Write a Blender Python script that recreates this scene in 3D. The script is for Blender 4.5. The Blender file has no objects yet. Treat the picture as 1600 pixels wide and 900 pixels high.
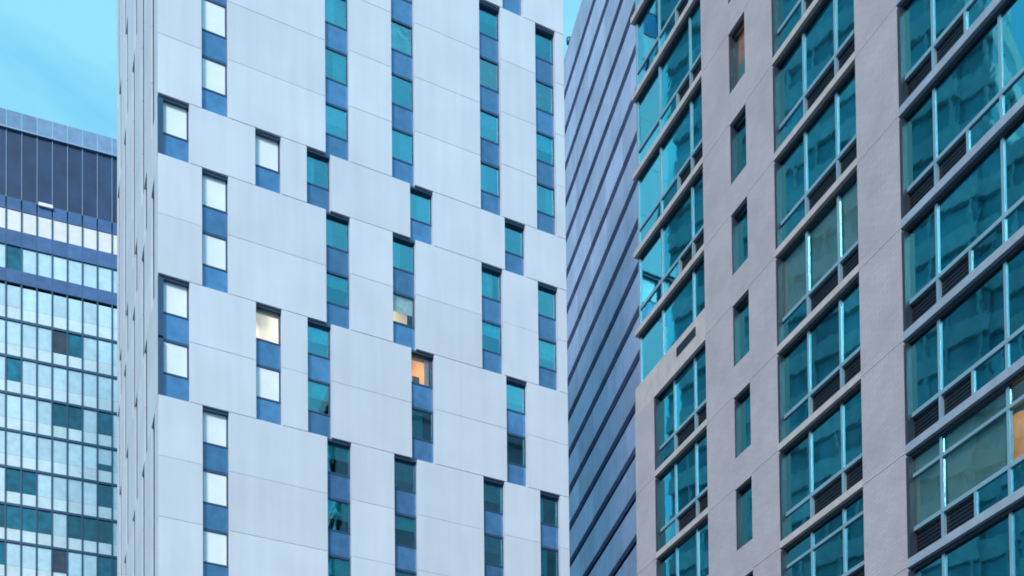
import bpy, bmesh, math, random
from mathutils import Matrix, Vector
random.seed(7)
R = math.radians
scn = bpy.context.scene
COL = scn.collection

# ------------------------------------------------------------------ camera
cam_d = bpy.data.cameras.new('camera')
cam = bpy.data.objects.new('camera', cam_d)
COL.objects.link(cam)
cam_d.sensor_width = 36.0
cam_d.lens = 36.0 * 1730.54 / 1600.0
cam_d.shift_y = (1708.07 - 450.0) / 1600.0          # rising front: verticals stay upright
cam_d.clip_start = 0.1
cam_d.clip_end = 9000.0
cam.matrix_world = (Matrix.Translation((0, 0, 1.7)) @ Matrix.Rotation(R(90 + 1.542), 4, 'X')
                    @ Matrix.Rotation(R(-0.573), 4, 'Z'))
scn.camera = cam

# ------------------------------------------------------------------ sky, sun, exposure
SUN_AZ, SUN_EL = R(197), R(34)                      # behind the camera, shining between both street fronts
world = bpy.data.worlds.new('World')
scn.world = world
world.use_nodes = True
nt = world.node_tree
nt.nodes.clear()
wo = nt.nodes.new('ShaderNodeOutputWorld')
bg = nt.nodes.new('ShaderNodeBackground')
bg.inputs['Strength'].default_value = 0.12
sky = nt.nodes.new('ShaderNodeTexSky')
sky.sky_type = 'NISHITA'
sky.sun_disc = False
sky.sun_elevation = SUN_EL
sky.sun_rotation = SUN_AZ
sky.air_density = 1.0
sky.dust_density = 1.6
sky.ozone_density = 1.0
tint = nt.nodes.new('ShaderNodeMix'); tint.data_type = 'RGBA'; tint.blend_type = 'MULTIPLY'
tint.inputs['Factor'].default_value = 1.0
tint.inputs['B'].default_value = (0.80, 1.12, 1.05, 1)
co = nt.nodes.new('ShaderNodeTexCoord')
mp = nt.nodes.new('ShaderNodeMapping'); mp.inputs['Scale'].default_value = (1.0, 1.0, 2.2)
no = nt.nodes.new('ShaderNodeTexNoise')
no.inputs['Scale'].default_value = 7.0; no.inputs['Detail'].default_value = 7; no.inputs['Roughness'].default_value = 0.55
no.inputs['Distortion'].default_value = 0.6
cr = nt.nodes.new('ShaderNodeValToRGB')
cr.color_ramp.elements[0].position = 0.44; cr.color_ramp.elements[0].color = (0, 0, 0, 1)
cr.color_ramp.elements[1].position = 0.66; cr.color_ramp.elements[1].color = (1, 1, 1, 1)
cm = nt.nodes.new('ShaderNodeMix'); cm.data_type = 'RGBA'
cm.inputs['B'].default_value = (2.4, 5.7, 7.0, 1)
mu = nt.nodes.new('ShaderNodeMath'); mu.operation = 'MULTIPLY'; mu.inputs[1].default_value = 0.75
veil = nt.nodes.new('ShaderNodeMix'); veil.data_type = 'RGBA'      # thin high haze over the whole sky
veil.inputs['Factor'].default_value = 0.72
veil.inputs['B'].default_value = (1.7, 5.5, 8.0, 1)
L = nt.links.new
L(co.outputs['Generated'], mp.inputs['Vector']); L(mp.outputs['Vector'], no.inputs['Vector'])
L(no.outputs['Fac'], cr.inputs['Fac']); L(cr.outputs['Color'], mu.inputs[0])
L(sky.outputs['Color'], tint.inputs['A']); L(tint.outputs['Result'], veil.inputs['A']); L(veil.outputs['Result'], cm.inputs['A'])
L(mu.outputs[0], cm.inputs['Factor']); L(cm.outputs['Result'], bg.inputs['Color']); L(bg.outputs['Background'], wo.inputs['Surface'])

sun_d = bpy.data.lights.new('sun', 'SUN')
sun = bpy.data.objects.new('sun', sun_d); COL.objects.link(sun)
sun_d.energy = 2.2
sun_d.angle = R(14)
sun_d.color = (1.0, 0.95, 0.9)
dv = Vector((math.sin(SUN_AZ) * math.cos(SUN_EL), math.cos(SUN_AZ) * math.cos(SUN_EL), math.sin(SUN_EL)))
sun.rotation_euler = dv.to_track_quat('Z', 'Y').to_euler()
sun.location = (40, -60, 90)

scn.view_settings.view_transform = 'Standard'
scn.view_settings.look = 'None'
scn.view_settings.exposure = 0.28
scn.view_settings.gamma = 1.0
scn.cycles.filter_width = 1.8
scn.cycles.max_bounces = 10
scn.cycles.transparent_max_bounces = 16

# ------------------------------------------------------------------ materials
def new_mat(name):
    m = bpy.data.materials.new(name); m.use_nodes = True
    return m, m.node_tree, m.node_tree.nodes['Principled BSDF']

def plain(name, col, rough=0.6, metal=0.0, vary=0.06, scale=1.5, bump=0.0, streak=0.0, spec=0.5, rnd=0.0):
    """painted / metal / stone surface with mottling, per-piece tone and optional rain streaks"""
    m, t, b = new_mat(name)
    b.inputs['Roughness'].default_value = rough
    b.inputs['Metallic'].default_value = metal
    b.inputs['Specular IOR Level'].default_value = spec
    tc = t.nodes.new('ShaderNodeTexCoord')
    geo = t.nodes.new('ShaderNodeNewGeometry')
    n = t.nodes.new('ShaderNodeTexNoise'); n.inputs['Scale'].default_value = scale; n.inputs['Detail'].default_value = 6
    t.links.new(geo.outputs['Position'], n.inputs['Vector'])
    mr = t.nodes.new('ShaderNodeMapRange')
    mr.inputs['From Min'].default_value = 0.3; mr.inputs['From Max'].default_value = 0.7
    mr.inputs['To Min'].default_value = 1 - vary; mr.inputs['To Max'].default_value = 1 + vary
    t.links.new(n.outputs['Fac'], mr.inputs['Value'])
    val = mr.outputs[0]
    def mul(a, bsock):
        q = t.nodes.new('ShaderNodeMath'); q.operation = 'MULTIPLY'
        t.links.new(a, q.inputs[0]); t.links.new(bsock, q.inputs[1]); return q.outputs[0]
    if streak:
        mp = t.nodes.new('ShaderNodeMapping'); mp.inputs['Scale'].default_value = (2.2, 2.2, 0.12)
        t.links.new(geo.outputs['Position'], mp.inputs['Vector'])
        n2 = t.nodes.new('ShaderNodeTexNoise'); n2.inputs['Scale'].default_value = 1.0; n2.inputs['Detail'].default_value = 5
        t.links.new(mp.outputs[0], n2.inputs['Vector'])
        m2 = t.nodes.new('ShaderNodeMapRange')
        m2.inputs['From Min'].default_value = 0.3; m2.inputs['From Max'].default_value = 0.75
        m2.inputs['To Min'].default_value = 1 - streak; m2.inputs['To Max'].default_value = 1.0
        t.links.new(n2.outputs['Fac'], m2.inputs['Value'])
        val = mul(val, m2.outputs[0])
    if rnd:
        oi = t.nodes.new('ShaderNodeObjectInfo')
        m3 = t.nodes.new('ShaderNodeMapRange')
        m3.inputs['To Min'].default_value = 1 - rnd; m3.inputs['To Max'].default_value = 1 + rnd
        t.links.new(oi.outputs['Random'], m3.inputs['Value'])
        val = mul(val, m3.outputs[0])
    mx = t.nodes.new('ShaderNodeMix'); mx.data_type = 'RGBA'; mx.blend_type = 'MULTIPLY'; mx.inputs['Factor'].default_value = 1
    mx.inputs['A'].default_value = (*col, 1)
    cb = t.nodes.new('ShaderNodeCombineColor')
    for i in range(3): t.links.new(val, cb.inputs[i])
    t.links.new(cb.outputs[0], mx.inputs['B'])
    t.links.new(mx.outputs['Result'], b.inputs['Base Color'])
    if bump:
        bp = t.nodes.new('ShaderNodeBump'); bp.inputs['Strength'].default_value = bump; bp.inputs['Distance'].default_value = 0.02
        n3 = t.nodes.new('ShaderNodeTexNoise'); n3.inputs['Scale'].default_value = scale * 12; n3.inputs['Detail'].default_value = 4
        t.links.new(geo.outputs['Position'], n3.inputs['Vector'])
        t.links.new(n3.outputs['Fac'], bp.inputs['Height']); t.links.new(bp.outputs[0], b.inputs['Normal'])
    return m

def glass(name, tint, refl, fac, wave=0.003, rough=0.02, rnd=0.35):
    """coated window glass: tinted see-through, with a mirror coat that ripples a little from pane to pane"""
    m, t, b = new_mat(name)
    t.nodes.remove(b)
    out = [n for n in t.nodes if n.type == 'OUTPUT_MATERIAL'][0]
    tr = t.nodes.new('ShaderNodeBsdfTransparent'); tr.inputs['Color'].default_value = (*tint, 1)
    gl = t.nodes.new('ShaderNodeBsdfGlossy'); gl.inputs['Color'].default_value = (*refl, 1); gl.inputs['Roughness'].default_value = rough
    fr = t.nodes.new('ShaderNodeLayerWeight'); fr.inputs['Blend'].default_value = 0.25
    oi = t.nodes.new('ShaderNodeObjectInfo')
    mr = t.nodes.new('ShaderNodeMapRange')
    mr.inputs['To Min'].default_value = fac * (1 - rnd); mr.inputs['To Max'].default_value = fac * (1 + rnd)
    t.links.new(oi.outputs['Random'], mr.inputs['Value'])
    ad = t.nodes.new('ShaderNodeMath'); ad.operation = 'ADD'; ad.use_clamp = True
    t.links.new(mr.outputs[0], ad.inputs[0]); 
    hf = t.nodes.new('ShaderNodeMath'); hf.operation = 'MULTIPLY'; hf.inputs[1].default_value = 0.6
    t.links.new(fr.outputs['Fresnel'], hf.inputs[0]); t.links.new(hf.outputs[0], ad.inputs[1])
    geo = t.nodes.new('ShaderNodeNewGeometry')
    n = t.nodes.new('ShaderNodeTexNoise'); n.inputs['Scale'].default_value = 0.9; n.inputs['Detail'].default_value = 3
    t.links.new(geo.outputs['Position'], n.inputs['Vector'])
    bp = t.nodes.new('ShaderNodeBump'); bp.inputs['Strength'].default_value = 1.0; bp.inputs['Distance'].default_value = wave
    t.links.new(n.outputs['Fac'], bp.inputs['Height']); t.links.new(bp.outputs[0], gl.inputs['Normal'])
    mx = t.nodes.new('ShaderNodeMixShader')
    t.links.new(ad.outputs[0], mx.inputs[0]); t.links.new(tr.outputs[0], mx.inputs[1]); t.links.new(gl.outputs[0], mx.inputs[2])
    t.links.new(mx.outputs[0], out.inputs['Surface'])
    return m

def lit(name, col, strength, base=(0.5, 0.4, 0.3)):
    m, t, b = new_mat(name)
    b.inputs['Base Color'].default_value = (*base, 1)
    b.inputs['Roughness'].default_value = 0.8
    b.inputs['Emission Color'].default_value = (*col, 1)
    b.inputs['Emission Strength'].default_value = strength
    geo = t.nodes.new('ShaderNodeNewGeometry')
    n = t.nodes.new('ShaderNodeTexNoise'); n.inputs['Scale'].default_value = 0.9; n.inputs['Detail'].default_value = 0
    t.links.new(geo.outputs['Position'], n.inputs['Vector'])
    mr = t.nodes.new('ShaderNodeMapRange'); mr.inputs['From Min'].default_value = 0.25; mr.inputs['From Max'].default_value = 0.75
    mr.inputs['To Min'].default_value = 0.3 * strength; mr.inputs['To Max'].default_value = 1.35 * strength
    t.links.new(n.outputs['Fac'], mr.inputs['Value']); t.links.new(mr.outputs[0], b.inputs['Emission Strength'])
    return m

def brick_mat(name, c1, c2, mortar):
    m, t, b = new_mat(name)
    b.inputs['Roughness'].default_value = 0.85
    tc = t.nodes.new('ShaderNodeTexCoord')
    sp = t.nodes.new('ShaderNodeSeparateXYZ'); t.links.new(tc.outputs['Object'], sp.inputs[0])
    ad = t.nodes.new('ShaderNodeMath'); ad.operation = 'ADD'
    t.links.new(sp.outputs[0], ad.inputs[0]); t.links.new(sp.outputs[1], ad.inputs[1])
    cb = t.nodes.new('ShaderNodeCombineXYZ'); t.links.new(ad.outputs[0], cb.inputs[0]); t.links.new(sp.outputs[2], cb.inputs[1])
    br = t.nodes.new('ShaderNodeTexBrick')
    br.inputs['Scale'].default_value = 1.0
    br.inputs['Brick Width'].default_value = 0.30; br.inputs['Row Height'].default_value = 0.10
    br.inputs['Mortar Size'].default_value = 0.009; br.inputs['Mortar Smooth'].default_value = 0.2
    br.inputs['Color1'].default_value = (*c1, 1); br.inputs['Color2'].default_value = (*c2, 1); br.inputs['Mortar'].default_value = (*mortar, 1)
    t.links.new(cb.outputs[0], br.inputs['Vector'])
    geo = t.nodes.new('ShaderNodeNewGeometry')
    n = t.nodes.new('ShaderNodeTexNoise'); n.inputs['Scale'].default_value = 0.7; n.inputs['Detail'].default_value = 7; n.inputs['Roughness'].default_value = 0.65
    t.links.new(geo.outputs['Position'], n.inputs['Vector'])
    mr = t.nodes.new('ShaderNodeMapRange'); mr.inputs['From Min'].default_value = 0.3; mr.inputs['From Max'].default_value = 0.7
    mr.inputs['To Min'].default_value = 0.88; mr.inputs['To Max'].default_value = 1.1
    t.links.new(n.outputs['Fac'], mr.inputs['Value'])
    c3 = t.nodes.new('ShaderNodeCombineColor')
    for i in range(3): t.links.new(mr.outputs[0], c3.inputs[i])
    mx = t.nodes.new('ShaderNodeMix'); mx.data_type = 'RGBA'; mx.blend_type = 'MULTIPLY'; mx.inputs['Factor'].default_value = 1
    t.links.new(br.outputs['Color'], mx.inputs['A']); t.links.new(c3.outputs[0], mx.inputs['B'])
    t.links.new(mx.outputs['Result'], b.inputs['Base Color'])
    bp = t.nodes.new('ShaderNodeBump'); bp.inputs['Strength'].default_value = 0.5; bp.inputs['Distance'].default_value = 0.01; bp.invert = True
    t.links.new(br.outputs['Fac'], bp.inputs['Height']); t.links.new(bp.outputs[0], b.inputs['Normal'])
    return m

M = dict(
    panel=plain('white_cladding', (0.715, 0.73, 0.83), 0.55, vary=0.04, scale=0.4, streak=0.075, rnd=0.045, bump=0.05),
    core=plain('dark_cavity', (0.06, 0.06, 0.065), 0.8),
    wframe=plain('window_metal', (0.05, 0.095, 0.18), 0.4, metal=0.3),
    room=plain('room_plaster', (0.42, 0.43, 0.42), 0.9, vary=0.35, scale=0.5),
    spandrel=plain('blue_spandrel', (0.080, 0.215, 0.42), 0.10, metal=0.25, vary=0.16, scale=2.2, rnd=0.2, spec=0.9),
    glass_w=glass('teal_glass', (0.44, 0.92, 0.96), (0.45, 0.86, 0.95), 0.30),
    glass_o=plain('sky_glare_glass', (0.90, 0.93, 1.0), 0.12, vary=0.04, rnd=0.05, spec=0.8),  # opaque white pane, bright sky reflection put into the base colour
    glass_k=glass('soft_grey_glass', (0.86, 0.90, 0.88), (0.5, 0.85, 0.95), 0.05),
    glass_c=glass('clear_glass', (0.97, 0.985, 1.0), (0.85, 0.95, 1.0), 0.045),
    blind=plain('white_blind', (0.88, 0.87, 0.87), 0.8, vary=0.03, rnd=0.05),
    drape=plain('teal_drape', (0.58, 0.70, 0.68), 0.9, vary=0.2, scale=4, rnd=0.35),
    warm=lit('warm_lit_blind', (1.0, 0.78, 0.52), 1.15, (0.7, 0.6, 0.5)),
    orange=lit('orange_lit_room', (1.0, 0.36, 0.07), 1.0, (0.18, 0.08, 0.03)),
    amber=lit('amber_lit_room', (1.0, 0.75, 0.35), 0.6),
    rust=lit('rust_lit_room', (0.8, 0.22, 0.10), 0.7, (0.2, 0.08, 0.05)),
    brick=brick_mat('pale_brick', (0.51, 0.43, 0.485), (0.47, 0.40, 0.45), (0.41, 0.36, 0.40)),
    slab=plain('concrete_slab', (0.58, 0.49, 0.50), 0.8, vary=0.1, scale=3, streak=0.12, bump=0.1),
    slab_b=plain('blue_grey_slab', (0.36, 0.40, 0.50), 0.5, vary=0.1, scale=3, streak=0.12),
    bframe=plain('pale_blue_metal', (0.26, 0.40, 0.50), 0.4, metal=0.2, vary=0.08),
    shaded_frame=plain('navy_frame_shade', (0.025, 0.035, 0.06), 0.5),  # navy head and left jamb stand in for soffit and reveal shade
    louver=plain('dark_louver', (0.005, 0.007, 0.020), 0.5),
    glass_r=glass('green_blue_glass', (0.20, 0.70, 0.78), (0.16, 0.76, 0.92), 0.55, wave=0.0018, rnd=0.2),
    shade=plain('grey_blind', (0.62, 0.60, 0.54), 0.9, vary=0.08, scale=2),
    stripe=plain('pale_blue_metal_panel', (0.51, 0.53, 0.75), 0.45, metal=0.05, vary=0.12, scale=0.6, rnd=0.16, streak=0.16),
    gap=plain('navy_recess', (0.010, 0.016, 0.05), 0.5),
    mull=plain('navy_mullion', (0.05, 0.11, 0.19), 0.4, metal=0.3),
    opane=plain('pale_office_glass', (0.62, 0.80, 0.90), 0.08, vary=0.10, scale=1.4, rnd=0.10, spec=0.9),  # pale tone paints in the bright sky mirrored by these panes
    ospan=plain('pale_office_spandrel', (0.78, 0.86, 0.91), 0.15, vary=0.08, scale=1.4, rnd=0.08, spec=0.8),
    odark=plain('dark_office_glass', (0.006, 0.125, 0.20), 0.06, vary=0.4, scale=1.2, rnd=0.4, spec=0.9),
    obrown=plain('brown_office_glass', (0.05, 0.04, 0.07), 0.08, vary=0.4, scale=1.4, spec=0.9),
    oband=plain('blue_office_band', (0.075, 0.15, 0.33), 0.3, vary=0.15, rnd=0.12, scale=1.2),
    oscreen=plain('navy_screen', (0.018, 0.046, 0.125), 0.4, vary=0.3, scale=0.5, rnd=0.2),
    oparapet=plain('parapet_glass', (0.22, 0.32, 0.50), 0.2, vary=0.12, rnd=0.15),
    owhite=plain('white_office_panel', (0.96, 0.87, 0.85), 0.3, vary=0.05, rnd=0.04),
    ofin=plain('steel_fin', (0.36, 0.44, 0.60), 0.35, metal=0.4),
    fwall=plain('grey_render', (0.62, 0.66, 0.66), 0.8, vary=0.15, streak=0.15),
    fglass=plain('mid_teal_glass', (0.20, 0.38, 0.42), 0.05, vary=0.5, scale=0.3, spec=1.0),
    roof=plain('roof_felt', (0.18, 0.18, 0.19), 0.9),
    ground=plain('asphalt', (0.05, 0.05, 0.052), 0.85, vary=0.2, scale=0.8, bump=0.3),
    steel=plain('dull_steel', (0.10, 0.15, 0.20), 0.4, metal=0.5),
)

# ------------------------------------------------------------------ helpers
MESH = {}
def boxes_mesh(key, boxes, mats, bevel=0.0):
    """one mesh out of boxes (x0,x1,y0,y1,z0,z1,slot)"""
    if key is not None and key in MESH: return MESH[key]
    bm = bmesh.new()
    for bx in boxes:
        x0, x1, y0, y1, z0, z1 = bx[:6]; slot = bx[6] if len(bx) > 6 else 0
        vs = [bm.verts.new(p) for p in ((x0,y0,z0),(x1,y0,z0),(x1,y1,z0),(x0,y1,z0),(x0,y0,z1),(x1,y0,z1),(x1,y1,z1),(x0,y1,z1))]
        for q in ((0,3,2,1),(4,5,6,7),(0,1,5,4),(1,2,6,5),(2,3,7,6),(3,0,4,7)):
            f = bm.faces.new([vs[i] for i in q]); f.material_index = slot
    if bevel:
        bmesh.ops.bevel(bm, geom=bm.edges[:], offset=bevel, segments=1, affect='EDGES')
    me = bpy.data.meshes.new('mesh'); bm.to_mesh(me); bm.free()
    for m in mats: me.materials.append(m)
    if key is not None: MESH[key] = me
    return me

def link(name, me, parent=None, loc=(0,0,0), rz=0.0):
    o = bpy.data.objects.new(name, me)
    o.location = loc; o.rotation_euler = (0, 0, rz)
    if parent: o.parent = parent
    COL.objects.link(o)
    return o

def box(name, x0, x1, y0, y1, z0, z1, mat, parent=None, bevel=0.0, rz=0.0, tilt=0.0):
    key = (name, round(x1-x0,3), round(y1-y0,3), round(z1-z0,3), mat.name, bevel)
    me = boxes_mesh(key, [(0, x1-x0, 0, y1-y0, 0, z1-z0)], [mat], bevel)
    o = link(name, me, parent, (x0, y0, z0), rz)
    if tilt: o.rotation_euler = (random.uniform(-tilt, tilt), 0, random.uniform(-tilt, tilt))
    return o

def thing(name, label, cat, loc, rz=0.0, group=None):
    o = bpy.data.objects.new(name, None); COL.objects.link(o)
    o.location = loc; o.rotation_euler = (0, 0, rz)
    o.empty_display_size = 2
    o['label'] = label; o['category'] = cat; o['kind'] = 'thing'
    if group: o['group'] = group
    return o

# ------------------------------------------------------------------ ground
g = boxes_mesh(None, [(-4000, 4000, -4000, 4000, -0.5, 0.0)], [M['ground']])
go = link('ground', g); go['kind'] = 'structure'

# ================================================================== white tower
AW = R(65.5676)
WH = 3.05
Z0 = 43.92
white = thing('white_tower', 'white panel clad tower with staggered narrow window strips, in the middle', 'tower',
              (-17.088, 53.67, 0), R(90) - AW)
PC = [(2.12, 3.42), (8.50, 9.80), (12.18, 13.50), (17.40, 18.70), (20.91, 22.19)]
QC = [(0.004, 1.50), (4.80, 6.12), (7.48, 8.75), (13.20, 14.53), (18.86, 20.15)]
SPC = [(1.62, 2.92), (6.25, 7.55), (11.20, 12.50), (16.60, 17.90), (21.10, 22.40)]
SQC = [(4.90, 6.20), (9.85, 11.15), (15.25, 16.55), (19.75, 21.05)]
KMIN, KMAX = -8, 12
Wd, Dp, TH = 22.76, 22.9, 0.32
def band(k):
    if k in (2, 7, 8, -1, -2, -7, -8, 12): return 'Q'
    return 'P'
def band_edge(k): return band(k) != band(k-1)

# core, roof, plain lower and upper walls
box('core_wall', 1.35, Wd-0.3, 1.35, Dp-0.3, 0, Z0+WH*(KMAX+1)-0.1, M['core'], white)
zb = Z0 + WH*KMIN
box('lower_wall', 0, Wd, 0, Dp, 0, zb-0.03, M['panel'], white)
zt = Z0 + WH*(KMAX+1)
box('roof', 0, Wd, 0, Dp, zt+0.02, zt+1.2, M['panel'], white)
box('end_wall', Wd-0.26, Wd, TH+0.02, Dp, zb, zt, M['panel'], white)
box('rear_wall', TH+0.02, Wd-0.28, Dp-0.26, Dp, zb, zt, M['panel'], white)

PANE_Z0, PANE_Z1 = 1.36, 2.93
def white_window(x, z, w, top, front, lab=None, look='teal', fill=None):
    """one storey of a strip: frame with the room behind it, blue spandrel panel, pane, blind"""
    d = 1.05
    fr = 0.055
    corner = front and x < 0.1
    el = 0.0 if corner else 0.25
    key = ('white_window', round(w, 3), corner, front, top)
    b = [] if front else [(0.0, 0.05, 0.09, TH-0.062, 0.0, WH-0.004)]
    if corner: b = [(0.0, 0.25, 0.10, TH+0.03, 0.0, WH-0.12)]
    if corner: fr = 0.25
    b += [(0.0, w, TH-0.06, TH+0.02, WH-0.117, WH-0.002), (0, w, TH-0.06, TH+0.02, PANE_Z0-0.085, PANE_Z0),
         (0, fr, TH-0.05, TH+0.03, PANE_Z0, PANE_Z1), (w-0.088, w, TH-0.05, TH+0.03, PANE_Z0, PANE_Z1)]
    if top: b += [(0.0, w, 0.12, TH-0.062, WH-0.13, WH-0.016)]  # dark bar covers the band-top soffit, standing in for its recess shade
    # room shell behind the pane
    b += [(0, w, TH+d, TH+d+0.03, 0.9, WH-0.05, 1), (-el, -el+0.03, TH+0.03, TH+d, 0.9, WH-0.05, 1), (w+0.25, w+0.28, TH+0.03, TH+d, 0.9, WH-0.05, 1),
          (-el, w+0.25, TH+0.03, TH+d, WH-0.05, WH-0.01, 1), (-el, w+0.25, TH+0.03, TH+d, 0.9, 0.94, 1)]
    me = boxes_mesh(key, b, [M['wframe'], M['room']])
    if front: o = link('window', me, white, (x, 0, z))
    else:     o = link('window', me, white, (0, x + w, z), -R(90))
    box('spandrel_panel', 0.252 if corner else 0.012, w-0.012, TH-0.04, TH+0.02, 0.006, PANE_Z0-0.09, M['spandrel'], o, 0.012)
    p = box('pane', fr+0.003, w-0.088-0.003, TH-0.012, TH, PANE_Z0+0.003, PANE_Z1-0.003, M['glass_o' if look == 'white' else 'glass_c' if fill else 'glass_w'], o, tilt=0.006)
    if front or fill:
        if look == 'half':
            h = random.uniform(0.35, 0.75)
            box('blind', fr, w-0.088, TH+0.06, TH+0.08, PANE_Z1-h*1.6, PANE_Z1, M['drape'], o)
        elif look == 'drape':
            a = random.uniform(0.25, 0.6)
            if random.random() < 0.5: box('curtain', fr, fr+a*w, TH+0.08, TH+0.13, PANE_Z0, PANE_Z1, M['drape'], o)
            else: box('curtain', w-0.088-a*w, w-0.088, TH+0.08, TH+0.13, PANE_Z0, PANE_Z1, M['drape'], o)
    if fill:
        m, x0, x1, h0, h1 = fill
        box('lit_blind', fr+x0*w, fr+x1*(w-0.143), TH+0.12, TH+0.14, PANE_Z0+h0*1.57, PANE_Z0+h1*1.57, M[m], o)
        if m == 'orange':
            box('curtain', fr+0.62*w, fr+0.80*w, TH+0.05, TH+0.10, PANE_Z0, PANE_Z1, M['room'], o)
            box('shelf', fr+0.10*w, fr+0.40*w, TH+0.06, TH+0.11, PANE_Z0+0.02, PANE_Z0+0.42, M['core'], o)
        elif m == 'warm':
            box('blind_rail', fr, w-0.088, TH+0.05, TH+0.09, PANE_Z1-0.18, PANE_Z1, M['shade'], o)
    if lab: o['label'] = lab
    return o

def panel(a, b_, k, front):
    je = 0.014 if band_edge(k) else 0.006
    jt = 0.014 if band_edge(k+1) else 0.006
    z0, z1 = Z0 + WH*k + je, Z0 + WH*(k+1) - jt
    if front: yy = random.uniform(-0.004, 0.004); box('cladding_panel', a, b_, yy, TH+yy, z0, z1, M['panel'], white, 0.006)
    else:     box('cladding_panel', 0, TH, a, b_, z0, z1, M['panel'], white, 0.006)

for k in range(KMIN, KMAX+1):
    cols = PC if band(k) == 'P' else QC
    e = 0.0
    for i, (a, b_) in enumerate(cols):
        if a - e > 0.03: panel(e, a, k, True)
        e = b_
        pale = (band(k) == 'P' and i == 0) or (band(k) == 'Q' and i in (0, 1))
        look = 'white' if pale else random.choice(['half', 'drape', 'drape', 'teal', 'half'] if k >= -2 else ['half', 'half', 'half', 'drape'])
        fill, lab = None, None
        if band(k) == 'Q' and i == 1 and k == -1: fill, lab, look = ('warm', 0, 1, 0, 1), 'window lit warm white', 'teal'
        if band(k) == 'Q' and i == 3 and k == -1: fill, lab, look = ('orange', 0.08, 0.8, 0.05, 0.85), 'window lit orange', 'teal'
        if band(k) == 'P' and i == 2 and k == 0: fill, lab, look = ('amber', 0.0, 0.75, 0.12, 0.5), 'window with a yellow lit patch', 'half'
        if band(k) == 'P' and i == 2 and k == 1: look = 'drape'
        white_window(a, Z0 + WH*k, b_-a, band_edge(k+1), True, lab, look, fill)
    panel(e, Wd, k, True)
    cols = SPC if band(k) == 'P' else SQC
    e = TH + 0.006
    for (a, b_) in cols:
        if a - e > 0.03: panel(e, a, k, False)
        e = b_
        white_window(a, Z0 + WH*k, b_-a, band_edge(k+1), False)
    panel(e, Dp, k, False)

# ================================================================== brick apartment tower on the right
brickt = thing('apartment_tower', 'pale brick apartment tower with teal window bays, on the right', 'tower',
               (8.28751, 33.0, 0), -AW)
# local x runs to the right along the facade, y goes into the building
def Fz(n): return 25.0 + 3.0*n
XL, XR = -8.33, 26.0
ZTOP = 55.0
ZLOW = Fz(-5)
XA, XB = -3.76, -0.06     # pier with the slot windows
XC, XD = 3.53, 5.08       # pier between middle bay and right bay
YB = 3.2                  # back of the rooms
box('lower_wall', XL, XR, 0, 20, 0, ZLOW-0.002, M['brick'], brickt)
box('core_wall', XL+0.3, XR, YB+0.002, 20, ZLOW, ZTOP, M['brick'], brickt)
box('roof_parapet', XL, XR, 0, 20, ZTOP+0.002, ZTOP+1.1, M['brick'], brickt)
box('end_wall', -8.33, -8.05, 0.6, YB, Fz(1)+1.0, ZTOP, M['brick'], brickt)
SW0, SW1 = -2.25, -1.38
NF = range(-5, 10)
# pier with openings: two stiles and the pieces between windows
def pier(x0, x1, z0, z1): box('pier', x0, x1, 0, YB, z0+0.006, z1-0.006, M['brick'], brickt)
for n in NF:
    for a, b_ in ((XC, XD), (XA, SW0), (SW1, XB)): pier(a, b_, Fz(n), Fz(n+1))
    if n < 1: pier(-8.34, -7.06, Fz(n), Fz(n+1) - (0.08 if n == 0 else 0))
for n in NF:
    F = Fz(n)
    box('spandrel_wall', SW0+0.001, SW1-0.001, 0.0015, YB, F-0.05, F+0.95, M['brick'], brickt)
    w = SW1 - SW0
    h = 2.0
    me = boxes_mesh(('slot_window',), [(0.002, 0.07, 0.03, 0.27, 0.002, h-0.07, 2), (0.002, w-0.002, 0.12, 0.20, h-0.065, h-0.003, 2), (w-0.06, w, 0.20, 0.27, 0, h), (0.06, w-0.06, 0.20, 0.27, 0, 0.06), (0.06, w-0.06, 0.20, 0.27, h-0.06, h),
         (0, w, 1.2, 1.25, 0, h, 1)], [M['bframe'], M['room'], M['shaded_frame']])
    o = link('window', me, brickt, (SW0, 0, F+0.95))
    box('pane', 0.062, w-0.062, 0.23, 0.242, 0.062, h-0.068, M['glass_k' if n == 3 else 'glass_r'], o, tilt=0.008)
    if n == 3:
        box('lit_blind', 0.1, w-0.07, 0.34, 0.36, 1.0, h-0.07, M['rust'], o)
        box('curtain', 0.07, w-0.07, 0.34, 0.36, 0.07, 0.98, M['shade'], o)
        o['label'] = 'slot window with a rust red lit interior'
    elif n in (1, 0): pass
    else:
        box('curtain', 0.07, random.uniform(0.4, 0.75)*w, 0.34, 0.38, 0.07, h-0.07, M['drape'], o)

def louver(x0, x1, z0, z1, parent):
    n = 7
    b = [(0, x1-x0, 0.05, 0.08, 0, z1-z0)]
    for i in range(n):
        zc = (i+0.5)*(z1-z0)/n
        b.append((0.01, x1-x0-0.01, 0.030, 0.045, zc-0.034, zc+0.034))
    me = boxes_mesh(('louver', round(x1-x0, 3), round(z1-z0, 3)), b, [M['louver']])
    link('louver', me, parent, (x0, 0.23, z0))

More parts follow.
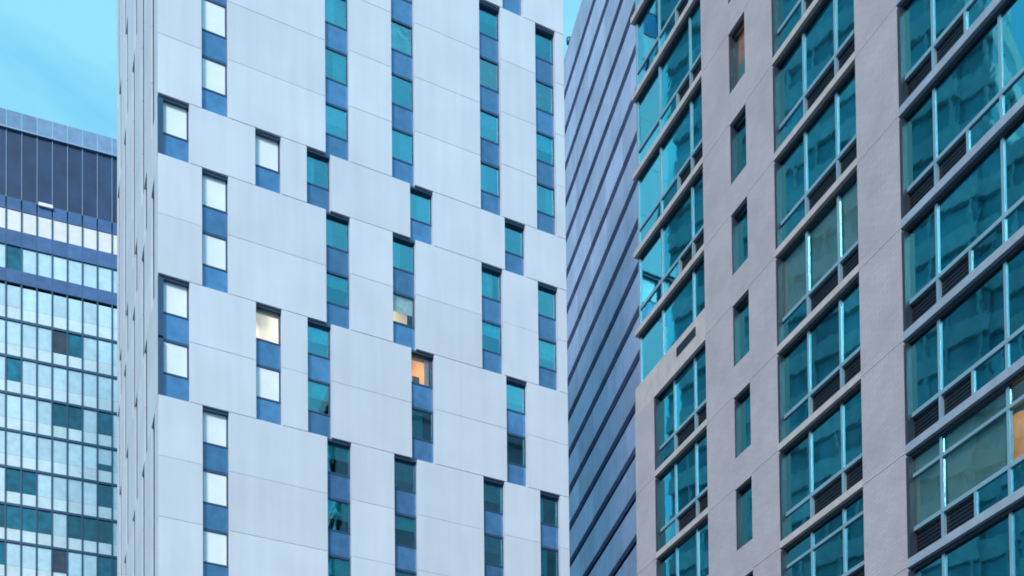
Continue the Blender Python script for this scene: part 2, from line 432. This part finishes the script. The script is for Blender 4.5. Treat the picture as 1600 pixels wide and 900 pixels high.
def bay(x0, x1, n, mulls, louvs, low_splits=(), head=False, look=None, yo=0.22):
    F = Fz(n)
    z0, zt, z1 = F+0.21 + (0.02 if x0 > 4 else 0), F+1.0, F+3.0
    if n == 1 and x0 < -5: z0 = F + 1.0
    xs = [x0] + list(mulls) + [x1]
    bars = []
    bw = 0.042
    y0, y1 = yo-0.05, yo+0.05
    bars.append((x0+0.004, x0+0.10, 0.03 if x0 > -8 else y0-0.003, y1, z0, z1-0.105, 1 if x0 > -8 else 0)); bars.append((x1-0.05, x1, y0-0.003, y1, z0, z1-0.002))
    for m in mulls: bars.append((m-bw, m+bw, y0, y1, z0, z1-0.102))
    for s in low_splits: bars.append((s-bw, s+bw, y0+0.002, y1, z0, zt-0.05))
    if z0 < zt - 0.1:
        bars.append((x0+0.102, x1-0.052, y0-0.006, y1, zt-0.05, zt+0.06))
    bars.append((x0+0.004, x1-0.05, y0-0.03, y1, z1-0.10, z1-0.002, 1))
    if head: bars.append((x0+0.102, x1-0.052, y0-0.006, y1, F+2.36, F+2.45))
    key = ('bay', round(x0, 2), n if (n == 1 and x0 < -5) else 0, head, len(low_splits), len(mulls))
    rel = [(q[0], q[1], q[2], q[3], q[4]-F, q[5]-F) + tuple(q[6:]) for q in bars]
    me = boxes_mesh(key, rel, [M['bframe'], M['shaded_frame']])
    o = link('window', me, brickt, (0, 0, F))
    if look == 'full': o['label'] = 'window with grey blinds drawn'
    for a, b_ in zip(xs[:-1], xs[1:]):
        tops = [(zt+0.062 if z0 < zt-0.1 else z0+0.003, (F+2.36 if head else z1-0.103))]
        if head: tops.append((F+2.452, z1-0.103))
        for q0, q1 in tops:
            box('pane', a+0.05, b_-0.05, yo-0.012, yo, q0-F, q1-F, M['glass_k' if look == 'full' else 'glass_r'], o, tilt=0.008)
        lk = (look if not (n == -3 and a > 8) else 'none') or random.choice(['none', 'none', 'drape', 'drape2', 'blind'])
        q0 = (tops[0][0]) - F
        if lk == 'full':
            box('blind', a+0.05, b_-0.05, yo+0.10, yo+0.12, q0, 2.89, M['shade'], o)
        elif lk == 'blind':
            h = random.uniform(0.3, 0.8)
            box('blind', a+0.05, b_-0.05, yo+0.10, yo+0.12, 2.89-h, 2.89, M['drape'], o)
        elif lk.startswith('drape'):
            wv = random.uniform(0.2, 0.45)*(b_-a)
            if lk == 'drape': box('curtain', a+0.06, a+wv, yo+0.15, yo+0.22, q0, 2.89, M['drape'], o)
            else: box('curtain', b_-wv, b_-0.06, yo+0.15, yo+0.22, q0, 2.89, M['drape'], o)
    if z0 < zt - 0.1:
        lx = sorted(set(xs + list(low_splits)))
        for a, b_ in zip(lx[:-1], lx[1:]):
            c = (a+b_)/2
            if any(p < c < q for p, q in louvs): louver(a+0.045, b_-0.045, z0-F+0.003, 0.947, o)
            else: box('pane', a+0.045, b_-0.045, yo-0.012, yo, z0-F+0.003, 0.947, M['glass_r'], o, tilt=0.008)
    return o

for n in NF:
    F = Fz(n)
    # slab edges
    if n >= 1:
        if n == 1:
            box('slab_edge', -8.33, XA, 0.02, YB, F-0.08, F+1.0, M['slab'], brickt)
            box('vent', -5.52, -4.35, 0.0, 0.06, F+0.42, F+0.72, M['louver'], brickt)
        else:
            box('slab_edge', -8.33, XA, 0.02, YB, F, F+0.20, M['slab'], brickt)
        bay(-8.22, XA, n, (-6.63, -4.68), [(-5.52, -3.76)], (-5.52,), look='drape' if n == 2 else None)
    else:
        box('slab_edge', -7.058, XA-0.002, 0.012, YB, F, F+0.20, M['slab'], brickt)
        bay(-7.06, XA, n, (-5.95, -4.67), [(-5.95, -3.7)])
    box('slab_edge', XB+0.002, XC-0.002, 0.012, YB, F, F+0.20, M['slab'], brickt)
    box('slab_edge', XD+0.002, XR, 0.012, YB, F, F+0.22, M['slab_b'], brickt)
    bay(XB, XC, n, (1.19, 2.55), [(1.19, 3.53)], head=(n <= -3), look='full' if n == 0 else None)
    bay(XD, 11.3, n, (6.13, 8.18), [(5.0, 7.17)], (7.17,), head=(n == -3), look='full' if n == -3 else None)
    bay(11.3, 17.5, n, (12.4, 14.4), [(11.3, 13.4)], (13.4,))

# ================================================================== striped metal tower between them
AS = R(-13.71994)
import_x = (893-800)/1730.54*100
stripe_t = thing('striped_tower', 'blue grey metal tower banded by dark slanting recesses, between the white and brick towers', 'tower',
                 (5.19, 100.0, 0), -R(90) - AS)
ST = 3.31
for i in range(3, 32):
    zt_ = 97.75 - ST*(i-3)
    for j in range(8):
        x0 = -7 + 4.0*j
        box('metal_panel', x0+0.015, x0+3.985, 0, 0.35, zt_-ST+0.80, zt_, M['stripe'], stripe_t, 0.02, tilt=0.0012)
    for j in range(4):                                    # the end face towards the street
        box('metal_panel', 25.36, 25.7, 0.1+4.0*j+0.015, 0.1+4.0*j+3.985, zt_-ST+0.80, zt_, M['stripe'], stripe_t, 0.02, tilt=0.0012)
    if zt_ < 12: break
box('core_wall', -7, 25, 0.9, 16, 0, 97.6, M['gap'], stripe_t)
box('roof_parapet', -7, 25, 0.05, 0.4, 97.76, 98.4, M['stripe'], stripe_t)

# ================================================================== office tower on the left
AL = R(70.32825)
office = thing('office_tower', 'glass office tower with navy top screen and dark mullions, at the left edge', 'tower',
               (-52.25, 113.0, 0), R(90) - AL)
US = [0.36 + 1.488*i for i in range(-4, 12)]
FL = [89.9] + [86.1 - 3.91*i for i in range(0, 9)]
dark = {('A',1):'odark',('C',4):'obrown',('C',5):'odark',('D',1):'odark',('E',4):'odark',('E',5):'odark',('E',7):'odark',
        ('G',1):'odark',('G',2):'odark',('G',7):'odark',('H',0):'odark',('H',1):'odark',('H',2):'odark',('H',3):'odark',('H',5):'odark',('H',6):'odark',('H',7):'odark',
        ('I',0):'odark',('I',4):'obrown',('I',7):'odark',('I',8):'odark'}
box('core_wall', US[0], US[-1], 0.8, 30, 0, 106.3, M['core'], office)
box('lower_wall', US[0], US[-1], 0.1, 0.78, 0, 54.5, M['oband'], office)
box('screen_wall', US[0], US[-1], 0.35, 0.6, 99.1, 106.4, M['oscreen'], office)
for c in range(len(US)-1):
    x0, x1 = US[c]+0.06, US[c+1]-0.06
    ci = c - 3          # column 1 lies between the mullions at x=0.36 and 1.85
    box('parapet_panel', US[c]+0.03, US[c+1]-0.03, 0, 0.12, 106.5, 108.32, M['oparapet'], office)
    box('screen_panel', US[c]+0.03, US[c+1]-0.03, 0.2, 0.3, 99.15, 106.45, M['oscreen'], office)
    box('fin', US[c]-0.028, US[c]+0.028, 0.12, 0.2, 99.1, 106.45, M['ofin'], office)
    box('spandrel_panel', x0, x1, 0.0, 0.12, 97.75, 99.05, M['oband'], office)
    box('white_panel', x0, x1, 0.05, 0.15, 95.55, 97.7, M['owhite'], office)
    box('spandrel_panel', x0-0.05, x1+0.05, -0.1, 0.12, 93.9, 95.5, M['oband'], office)
    box('pane', x0, x1, 0.06, 0.12, 91.35, 93.85, M[dark.get(('A', ci), 'opane')], office, tilt=0.004)
    box('spandrel_panel', x0-0.05, x1+0.05, -0.1, 0.12, 89.92, 91.3, M['oband'], office)
    for r in range(len(FL)-1):
        top, bot = FL[r], FL[r+1]
        row = 'BCDEFGHIJ'[r]
        sp = bot + (1.25 if r else 1.3)
        box('pane', x0, x1, 0.05, 0.11, sp+0.02, top-0.26, M[dark.get((row, ci), 'opane')], office, tilt=0.006)
        if (row, ci) == ('F', 7):
            box('spandrel_panel', x0, x1, 0.02, 0.049, sp+0.05, sp+0.7, M['odark'], office)
        box('spandrel_panel', x0, x1, 0.055, 0.12, bot+0.02, sp, M['ospan'], office)
for u in US:
    box('mullion', u-0.075, u+0.075, -0.06, 0.2, 55, 97.72, M['mull'], office)
for r, z in enumerate(FL):
    if r: box('floor_ledge', US[0], US[-1], -0.08, 0.3, z-0.24, z, M['mull'], office)
box('ledge', US[0], US[-1], -0.06, 0.3, 106.38, 106.52, M['ofin'], office)
box('light_fitting', 3.5, 4.9, -0.25, -0.05, 98.75, 99.1, M['owhite'], office)

# ================================================================== small things
lamp = thing('standing_lamp', 'orange lit lamp shade behind the lowest right window of the brick tower', 'lamp', (0, 0, 0))
_m = Matrix.Translation(Vector((8.28751, 33.0, 0))) @ Matrix.Rotation(-AW, 4, 'Z')
lamp.location = _m @ Vector((8.05, 0.85, Fz(-3) + 0.3))
def lathe(name, prof, mat, parent, seg=20):
    bm = bmesh.new(); rings = []
    for r_, z_ in prof:
        rings.append([bm.verts.new((r_*math.cos(2*math.pi*i/seg), r_*math.sin(2*math.pi*i/seg), z_)) for i in range(seg)])
    for a, b_ in zip(rings[:-1], rings[1:]):
        for i in range(seg): bm.faces.new((a[i], a[(i+1) % seg], b_[(i+1) % seg], b_[i]))
    me = bpy.data.meshes.new(name); bm.to_mesh(me); bm.free(); me.materials.append(mat)
    for p in me.polygons: p.use_smooth = True
    return link(name, me, parent)
lathe('base', [(0.0, 0.03), (0.17, 0.03), (0.18, 0.0), (0.0, 0.0)], M['steel'], lamp)
lathe('pole', [(0.018, 0.03), (0.018, 1.2)], M['steel'], lamp)
lathe('lamp_shade', [(0.32, 1.1), (0.28, 2.15), (0.0, 2.16)], M['orange'], lamp)

mast = thing('roof_mast', 'thin dark antenna mast standing on the striped tower roof', 'antenna', (0, 0, 0))
_s = Matrix.Translation(Vector((5.19, 100.0, 0))) @ Matrix.Rotation(-R(90) - AS, 4, 'Z')
mast.location = _s @ Vector((2.6, 0.3, 98.4))
lathe('pole', [(0.05, 0.0), (0.05, 1.2)], M['steel'], mast, 8)
lathe('antenna_drum', [(0.0, 0.75), (0.22, 0.8), (0.24, 1.25), (0.0, 1.35)], M['steel'], mast, 12)

# ================================================================== tower across the street, mirrored in the bay windows
facing = thing('facing_tower', 'banded grey tower across the street, mirrored in the right bay windows', 'tower', (-45.9, 41.4, 0))
def bands(name, y0, y1, zt, depth, xo):
    z = 0.0; wall = []; gl = []
    while z < zt - 1.0:
        wall.append((-depth, 0, 0, y1-y0, z, z+1.5)); gl.append((-depth+0.3, -0.35, 0.0, y1-y0, z+1.5, z+3.4))
        y = 0.4
        while y < y1-y0-0.4:
            wall.append((-0.34, -0.06, y, y+0.22, z+1.502, z+3.398)); y += 2.6
        z += 3.4
    wall.append((-depth, 0, 0, y1-y0, z, z+1.4))
    w = link('wall', boxes_mesh(None, wall, [M['fwall']]), facing, (xo, y0, 0))
    link('window_band', boxes_mesh(None, gl, [M['fglass']]), w)
bands('wing', 1.1, 3.6, 81.0, 12, 0)
bands('main', 3.6, 30, 112.0, 12, 0.6)
bands('low', -8, 1.1, 70.0, 12, 1.2)
